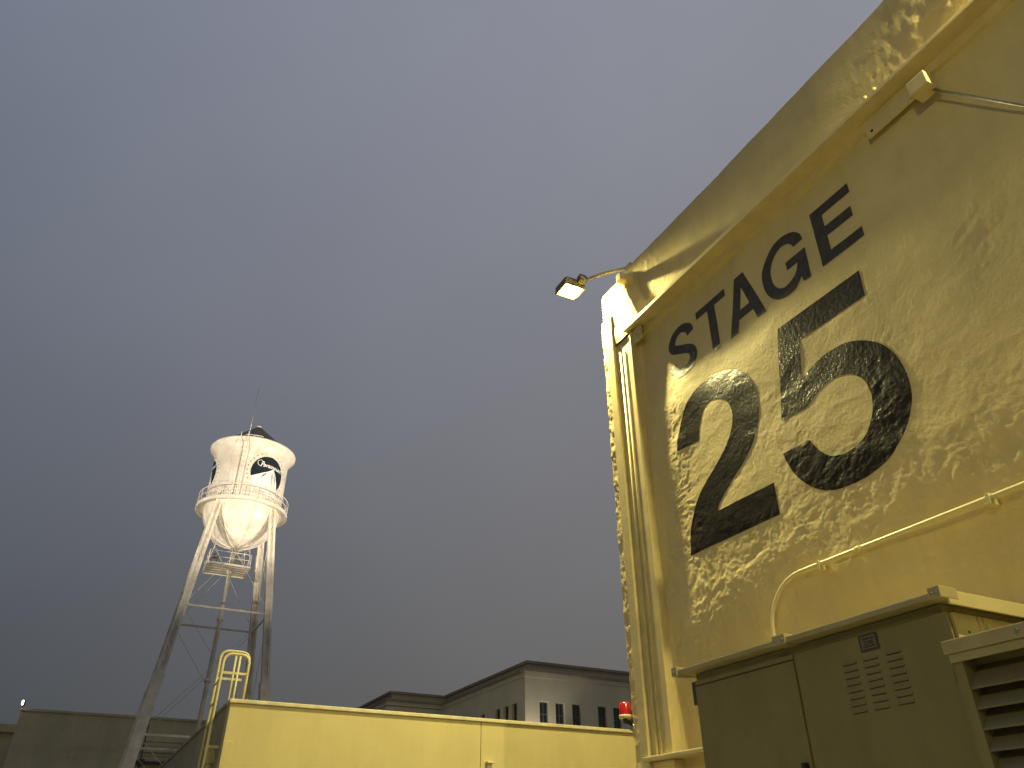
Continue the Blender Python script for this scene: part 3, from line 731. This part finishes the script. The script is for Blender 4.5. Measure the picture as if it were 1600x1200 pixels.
pl = empty('dark_pole', (3.45, 70, 0), 'thin black pole standing in front of the grey sound stage', 'pole')
b = MB(); b.tube([(3.45, 70, 0), (3.45, 70, 10.9)], .07, 8, r1=.05); b.build('shaft', 'dark_metal', pl)
b = MB(); b.bbox(3.3, 3.75, 69.9, 70.1, 7.6, 8.1, .03); b.build('cable_box', 'dark_metal', pl)

# ================================================================== WATER TOWER
TX, TY = 6.1, 60.0
tw = empty('water_tower', (TX, TY, 0), 'tall white riveted water tower on four splayed legs with round mountain emblems', 'water tower')
RB = 2.9
ZW, ZR, ZA = 24.95, 30.12, 32.70
prof = [(RB, ZW)]
prof += [(RB, ZW + k * .5) for k in range(1, 9)]
prof += [(RB + .01, ZR - .95), (RB + .06, ZR - .72), (RB + .16, ZR - .50), (RB + .30, ZR - .32), (RB + .45, ZR - .18), (RB + .50, ZR - .08), (RB + .49, ZR), (RB + .42, ZR + .01)]
q = MB(); q.lathe((TX, TY), prof, 96); tank = q.build('tank', 'tower_white', tw)
q = MB(); q.lathe((TX, TY), [(RB + .001, 29.17), (RB + .014, 29.18), (RB + .014, 29.25), (RB + .001, 29.26)], 96); q.build('seam', 'tower_white', tank)
for a in (R(-18), R(112), R(-128)):
    b = MB(); c_, s_ = math.cos(a), math.sin(a)
    b.bar((TX + (RB + .004) * c_, TY + (RB + .004) * s_, ZW + .1), (TX + (RB + .004) * c_, TY + (RB + .004) * s_, 29.16), .07, .02, up=(c_, s_, 0)); b.build('seam', 'tower_white', tank)
bowl = [(RB, ZW)] + [(RB * math.cos(t), ZW - 2.95 * math.sin(t)) for t in [k / 16 * math.pi / 2 for k in range(1, 17)]]
bowl[-1] = (.02, bowl[-1][1])
q = MB(); q.lathe((TX, TY), bowl, 96); bo = q.build('bowl', 'tower_white', tw)
for k in range(8):
    a = k * math.pi / 4 + .2; b = MB()
    b.tube([(TX + (r + .01) * math.cos(a), TY + (r + .01) * math.sin(a), z_ - .01) for r, z_ in bowl[1:-1]], .035, 6); b.build('seam', 'tower_white', bo)
q = MB(); q.lathe((TX, TY), [(RB + .30, ZR - .05), (RB + .1, ZR + .05), (.15, ZA)], 48, False); rf = q.build('roof', 'tower_roof', tw)
q = MB(); q.lathe((TX, TY), [(.16, ZA - .12), (.2, ZA - .02), (.2, ZA + .06), (.02, ZA + .16)], 16); q.build('finial', 'tower_white', rf)
# hatch rail on roof
a0 = R(-101)
b = MB()
hp_ = [(TX + 3.15 * math.cos(t), TY + 3.15 * math.sin(t)) for t in (R(-112), R(-106), R(-100), R(-94), R(-88))]
b.tube([(x, y, ZR + .24) for x, y in hp_], .03, 6)
for x, y in hp_: b.tube([(x, y, ZR - .02), (x, y, ZR + .24)], .03, 6)
b.build('hatch_rail', 'tower_white', tw)
# whip antenna and tank ladder / pipes on the front
aa = R(-90 - 17)
ax, ay = TX + 3.28 * math.cos(aa), TY + 3.28 * math.sin(aa)
b = MB(); b.tube([(ax, ay, 29.8), (ax, ay, 34.6)], .035, 6, r1=.012); b.build('antenna', 'galvanised', tw)
for da in (-9, 0):
    a = R(-90 - 17 + da)
    p = [(TX + r * math.cos(a), TY + r * math.sin(a), z_) for r, z_ in ((3.50, 30.45), (3.50, 30.05), (3.12, 29.3), (3.06, 28), (3.06, 25.2))]
    b = MB(); b.tube(p, .035, 6); b.build('ladder_rail', 'tower_white', tw)
zz = 25.5
b = MB()
while zz < 30.0:
    r = 3.06 if zz < 29.2 else 3.06 + .5 * (zz - 29.2)
    p = [(TX + r * math.cos(R(-107 + d)), TY + r * math.sin(R(-107 + d)), zz) for d in (-9, 0)]
    b.tube(p, .016, 5); zz += .42
tag(b.build('ladder_rungs', 'tower_white', tw), kind='stuff')
# walkway
q = MB(); q.lathe((TX, TY), [(RB + .005, ZW + .02), (3.46, ZW + .02), (3.48, ZW + .08), (3.48, ZW - .16), (3.44, ZW - .18), (3.42, ZW - .06), (RB + .005, ZW - .06)], 64, False); wk = q.build('walkway', 'tower_white', tw)
for zz, rr in ((1.02, .035), (.55, .022)):
    b = MB(); b.tube([(TX + 3.42 * math.cos(k * 2 * math.pi / 48), TY + 3.42 * math.sin(k * 2 * math.pi / 48), ZW + zz) for k in range(49)], rr, 6, cap=False); b.build('handrail', 'tower_white', wk)
for k in range(24):
    a = k * 2 * math.pi / 24 + .06
    b = MB(); b.tube([(TX + 3.42 * math.cos(a), TY + 3.42 * math.sin(a), ZW + .02), (TX + 3.42 * math.cos(a), TY + 3.42 * math.sin(a), ZW + 1.02)], .022, 5); b.build('rail_post', 'tower_white', wk)
for k in range(24):
    a = k * 2 * math.pi / 24 + .06; c = a + 2 * math.pi / 24
    b = MB()
    if k % 2: a, c = c, a
    b.tube([(TX + 3.42 * math.cos(a), TY + 3.42 * math.sin(a), ZW + .08), (TX + 3.42 * math.cos(c), TY + 3.42 * math.sin(c), ZW + 1.0)], .014, 4); b.build('rail_brace', 'tower_white', wk)
# legs: two channels joined by lacing, thicker lower section
def hh(z): return 2.15 + .106 * (23.5 - z)
ZSTEP = 11.8
for sx in (-1, 1):
    for sy in (-1, 1):
        def P3(z, dx=0, dy=0): return Vector((TX + sx * hh(z) + dx, TY + sy * hh(z) + dy, z))
        b = MB(); w = .15
        top = 25.6
        for s in (-1, 1):
            b.bar(P3(ZSTEP, s * .19), P3(top, s * .17), .16, .42, up=(0, 1, 0))
        b.bar(P3(ZSTEP), P3(top), .20, .26, up=(0, 1, 0))
        zz = ZSTEP + .1; s = 1
        while zz < top - .6:
            for fy in (-.18, .18):
                b.bar(P3(zz, -s * .13, fy), P3(zz + .48, s * .13, fy), .06, .03, up=(0, 1, 0))
            s = -s; zz += .48
        lg = b.build('leg', 'tower_steel', tw)
        b = MB(); b.bar(P3(0), P3(ZSTEP + .1), .68, .58, up=(0, 1, 0)); b.build('leg_base', 'tower_steel', lg)
        b = MB(); b.bbox(P3(0).x - .6, P3(0).x + .6, P3(0).y - .6, P3(0).y + .6, 0, .5, .03); b.build('footing', 'concrete', lg)
        for fy in (-.28, .28):
            b = MB(); b.bar(P3(ZSTEP - .5, 0, fy), P3(ZSTEP + .3, 0, fy), .52, .02, up=(0, 1, 0)); b.build('splice_plate', 'tower_steel', lg)
def cor(i, z):
    s = ((-1, -1), (1, -1), (1, 1), (-1, 1))[i % 4]; return Vector((TX + s[0] * hh(z), TY + s[1] * hh(z), z))
for lv in (16.6, 8.2):
    for i in range(4):
        b = MB(); b.bar(cor(i, lv), cor(i + 1, lv), .10, .13); b.build('strut', 'tower_steel', tw)
for z0, z1 in ((16.7, 23.9), (8.3, 16.5), (.6, 8.1)):
    for i in range(4):
        for a, c in ((cor(i, z0), cor(i + 1, z1)), (cor(i + 1, z0), cor(i, z1))):
            b = MB(); b.tube([a, c], .018, 5); b.build('brace_rod', 'tower_steel', tw)
b = MB(); b.tube([(TX, TY, 0), (TX, TY, 16), (TX, TY, 22.1)], .15, 12); b.build('riser_pipe', 'tower_steel', tw)
for zz in (20.1, 16.6, 12.3, 6.0):
    b = MB(); b.tube([(TX, TY, zz - .12), (TX, TY, zz + .12)], .23, 12); b.build('pipe_flange', 'tower_steel', tw)
# small service platform round the riser
PX, PYc, PZ = TX - .30, TY - .1, 20.25
b = MB()
for i in range(5):
    yy = PYc - 1.3 + i * .55; b.box(PX - 1.5, PX + 1.5, yy, yy + .45, PZ, PZ + .05)
b.box(PX - 1.52, PX + 1.52, PYc - 1.36, PYc - 1.302, PZ - .07, PZ + .07); b.box(PX - 1.52, PX + 1.52, PYc + 1.4, PYc + 1.46, PZ - .07, PZ + .07)
b.box(PX - 1.56, PX - 1.521, PYc - 1.36, PYc + 1.46, PZ - .07, PZ + .07); b.box(PX + 1.521, PX + 1.56, PYc - 1.36, PYc + 1.46, PZ - .07, PZ + .07)
sp = b.build('service_platform', 'tower_steel', tw, weld=False)
cs = [(PX - 1.5, PYc - 1.33), (PX + 1.5, PYc - 1.33), (PX + 1.5, PYc + 1.43), (PX - 1.5, PYc + 1.43)]
for zz in (.5, .95):
    b = MB()
    for i in range(4): b.tube([(*cs[i], PZ + zz), (*cs[(i + 1) % 4], PZ + zz)], .024, 5)
    b.build('handrail', 'tower_white', sp)
for i in range(4):
    for f in (0, .5):
        x = cs[i][0] * (1 - f) + cs[(i + 1) % 4][0] * f; y = cs[i][1] * (1 - f) + cs[(i + 1) % 4][1] * f
        b = MB(); b.tube([(x, y, PZ), (x, y, PZ + .98)], .028, 5); b.build('rail_post', 'tower_white', sp)
    b = MB(); x, y = cs[i]; d = Vector((x - TX, y - TY, 0)); t_ = Vector((TX, TY, 0)) + d * .75
    b.tube([(x, y, PZ + .1), (t_.x, t_.y, ZW - 2.95 * math.sqrt(max(0, 1 - (d.length * .75 / RB) ** 2)))], .022, 5); b.build('hanger', 'tower_white', sp)
b = MB(); b.tube([(TX - 2.35, TY - 2.3, 20.3), (TX - 2.35, TY - 2.3, 21.7)], .03, 5); b.build('side_antenna', 'galvanised', tw)

# emblems: dark disc with white peak, script word and ring of stars, curved to the tank
def on_tank(u, v, ang, out):
    """u along the surface (m, to the right when looking at it), v height; bends onto the tank"""
    a = R(-90) + ang + u / RB
    return Vector((TX + (RB + out) * math.cos(a), TY + (RB + out) * math.sin(a), v))
def patch(poly, n=.12):
    """cut a flat polygon into vertical strips so it can bend"""
    tri = tessellate_polygon([[Vector((*p, 0)) for p in poly]])
    bm = bmesh.new(); vs = [bm.verts.new((*p, 0)) for p in poly]
    for t in tri:
        try: bm.faces.new([vs[i] for i in t])
        except ValueError: pass
    lo = min(p[0] for p in poly); hi = max(p[0] for p in poly); k = 1
    while lo + k * n < hi:
        bmesh.ops.bisect_plane(bm, geom=bm.verts[:] + bm.edges[:] + bm.faces[:], plane_co=(lo + k * n, 0, 0), plane_no=(1, 0, 0)); k += 1
    return bm
def curved(bm, name, m, ang, zc, out, parent):
    for v in bm.verts: v.co = on_tank(v.co.x, zc + v.co.y, ang, out) - root_loc(parent)
    bmesh.ops.recalc_face_normals(bm, faces=bm.faces)
    me = bpy.data.meshes.new(name); bm.to_mesh(me); bm.free(); me.materials.append(M[m])
    for p in me.polygons: p.use_smooth = True
    o = bpy.data.objects.new(name, me); C.objects.link(o); o.parent = parent
    return o
ER, EZ = 1.45, 27.45
word = text_mesh('Paramount', 1.0, .3, .025)
wx = [v.co.x for v in word.vertices]; ww = max(wx) - min(wx)
for ang in (R(23), R(23 - 118), R(23 + 122)):
    disc = [(ER * math.cos(t), ER * math.sin(t)) for t in [k * 2 * math.pi / 64 for k in range(64)]]
    em = curved(patch(disc), 'emblem', 'emblem_dark', ang, EZ, .004, tank)
    # peak: drawn inside the disc, its foot widening and running out below
    peak = [(-1.375, -.50), (-1.10, -.36), (-.80, -.20), (-.50, -.03), (-.20, .13), (.08, .31), (.24, .45), (.34, .52), (.44, .44), (.58, .22), (.72, -.06), (.86, -.38), (.97, -.72), (1.04, -1.02), (.72, -1.40), (.3, -1.55), (-.3, -1.55), (-.8, -1.35), (-1.2, -.98)]
    pk = curved(patch(peak), 'emblem_peak', 'emblem_white', ang, EZ, .009, tank)
    for cr_ in ([(-.16, .02), (-.34, -.20), (-.56, -.46), (-.48, -.22), (-.30, -.04)], [(.32, .22), (.40, -.12), (.46, -.98), (.36, -.42), (.28, -.08)], [(.50, .18), (.66, -.22), (.78, -.72), (.64, -.44), (.52, -.10)]):
        curved(patch(cr_), 'emblem_crag', 'emblem_grey' if cr_[0][0] > .2 else 'emblem_dark', ang, EZ, .013, pk)
    for k in range(22):
        t = R(-52) + k / 21 * R(256); r0 = ER + .27
        star = []
        for j in range(10):
            rr = .085 if j % 2 == 0 else .036
            star.append((r0 * math.cos(t) + rr * math.sin(j * math.pi / 5), r0 * math.sin(t) + rr * math.cos(j * math.pi / 5)))
        curved(patch(star, .5), 'emblem_star', 'emblem_grey', ang, EZ, .006, tank)
    bm = bmesh.new(); bm.from_mesh(word)
    sx_ = 2.05 / ww
    for v in bm.verts:
        x = (v.co.x - min(wx)) * sx_; y = v.co.y * .46
        if x < .27: y = y * 1.45 - .06
        v.co = Vector((x - .78, .52 + y, 0))
    curved(bm, 'emblem_word', 'emblem_white', ang, EZ, .014, tank)
    # swash of the script initial
    ts = [R(60) + k * R(230) / 20 for k in range(21)]
    sw = [(-.80 + .24 * math.cos(t), .74 + .26 * math.sin(t)) for t in ts]
    swi = [(-.80 + .20 * math.cos(t), .74 + .22 * math.sin(t)) for t in ts]
    curved(patch(sw + swi[::-1], .06), 'emblem_swash', 'emblem_white', ang, EZ, .018, tank)

# ---- floodlights that light the tank
def flood(loc, target, watts, name_label, cone=R(30), col=(1, .88, .70), size=.35):
    t = empty('floodlight', loc, name_label, 'floodlight', 'white floodlights aimed at the water tower')
    d = (Vector(target) - Vector(loc)).normalized(); L = Vector(loc)
    rx = d.cross(Vector((0, 0, 1))).normalized(); up = rx.cross(d)
    b = MB(); c0_ = L + Vector((0, 0, .45))
    vs = [c0_ + d * s * .12 + rx * a * (.26 if s > 0 else .17) + up * e * (.20 if s > 0 else .12) for s in (-1, 1) for a, e in ((-1, -1), (1, -1), (1, 1), (-1, 1))]
    b.add(vs, [(0, 3, 2, 1), (0, 1, 5, 4), (1, 2, 6, 5), (2, 3, 7, 6), (3, 0, 4, 7)]); b.build('housing', 'lamp_housing', t)
    b = MB(); b.add([c0_ + d * .10 + rx * a * .235 + up * e * .175 for a, e in ((-1, -1), (1, -1), (1, 1), (-1, 1))], [(0, 1, 2, 3)]); b.build('lens', 'white_lens', t)
    b = MB(); b.bar(L + rx * .29, c0_ + rx * .29, .04); b.bar(L - rx * .29, c0_ - rx * .29, .04); b.bar(L - rx * .31 + Vector((0, 0, .02)), L + rx * .31 + Vector((0, 0, .02)), .06, .04); b.build('bracket', 'dark_metal', t)
    l = bpy.data.lights.new('flood', 'SPOT'); l.energy = watts; l.spot_size = cone; l.spot_blend = .6; l.color = col; l.shadow_soft_size = size
    o = bpy.data.objects.new('flood_light', l); C.objects.link(o); o.parent = t
    o.location = c0_ + d * .16 - L
    o.rotation_euler = d.to_track_quat('-Z', 'Y').to_euler()
    return t
def mast(x, y, h, label):
    b = MB(); b.tube([(x, y, 0), (x, y, h)], .16, 10, r1=.10); b.bar((x - .5, y, h + .02), (x + .5, y, h + .02), .12, .04)
    tag(b.build('floodlight_mast', 'dark_metal', None), label, 'mast', 'tall masts that carry the tower floodlights')
mast(-26, 34, 15, 'tall dark mast with a floodlight, across the yard to the tower side of the ladder')
flood((-26, 34, 15.05), (TX, TY, 27.2), FLOOD_WATTS, 'white floodlight on the tall mast across the yard, aimed at the tank', R(26))
mast(34, 29, 15, 'tall dark mast with a floodlight, in the yard behind the stage')
flood((34, 29, 15.05), (TX, TY, 27.2), FLOOD_WATTS * 1.2, 'white floodlight on the mast behind the stage, aimed at the tank', R(21))
flood((5.0, 25.5, 3.16), (TX, TY, 26.5), FLOOD_WATTS * .35, 'added white fill floodlight, unseen on the flat roof of the low building, aimed at the tank', R(30))  # unseen front fill, added to soften the leg shadows on the bowl
flood((17.5, 57.0, 9.0), (TX + 2.6, TY, 25.0), 2600, 'white floodlight on a steel post beside the water tower', R(40))
b = MB(); b.tube([(17.5, 57, 0), (17.5, 57, 9.0)], .12, 10); tag(b.build('lamp_post', 'dark_metal', None), 'dark steel post carrying one floodlight beside the water tower', 'post')
for dx, dy, wh in ((.75, -1.1, 'front rail'), (-1.1, -1.1, 'front corner'), (.8, 1.0, 'rear rail')):
    flood((PX + dx, PYc + dy, PZ + .06), (TX + dx * .4, TY + dy * .4, 24), 3, 'small white floodlight on the platform under the tank, at its ' + wh, R(120), size=.15)
flood((26.75, 48.7, 6.0), (26.6, 49.9, 11.8), 650, 'white floodlight washing the corner of the office block', R(95), col=(1, .92, .82), size=.2)
b = MB(); b.tube([(26.75, 48.7, 0), (26.75, 48.7, 6.0)], .08, 8); o = b.build('lamp_post', 'dark_metal', None); tag(o, 'short steel post under the floodlight at the office corner', 'post')
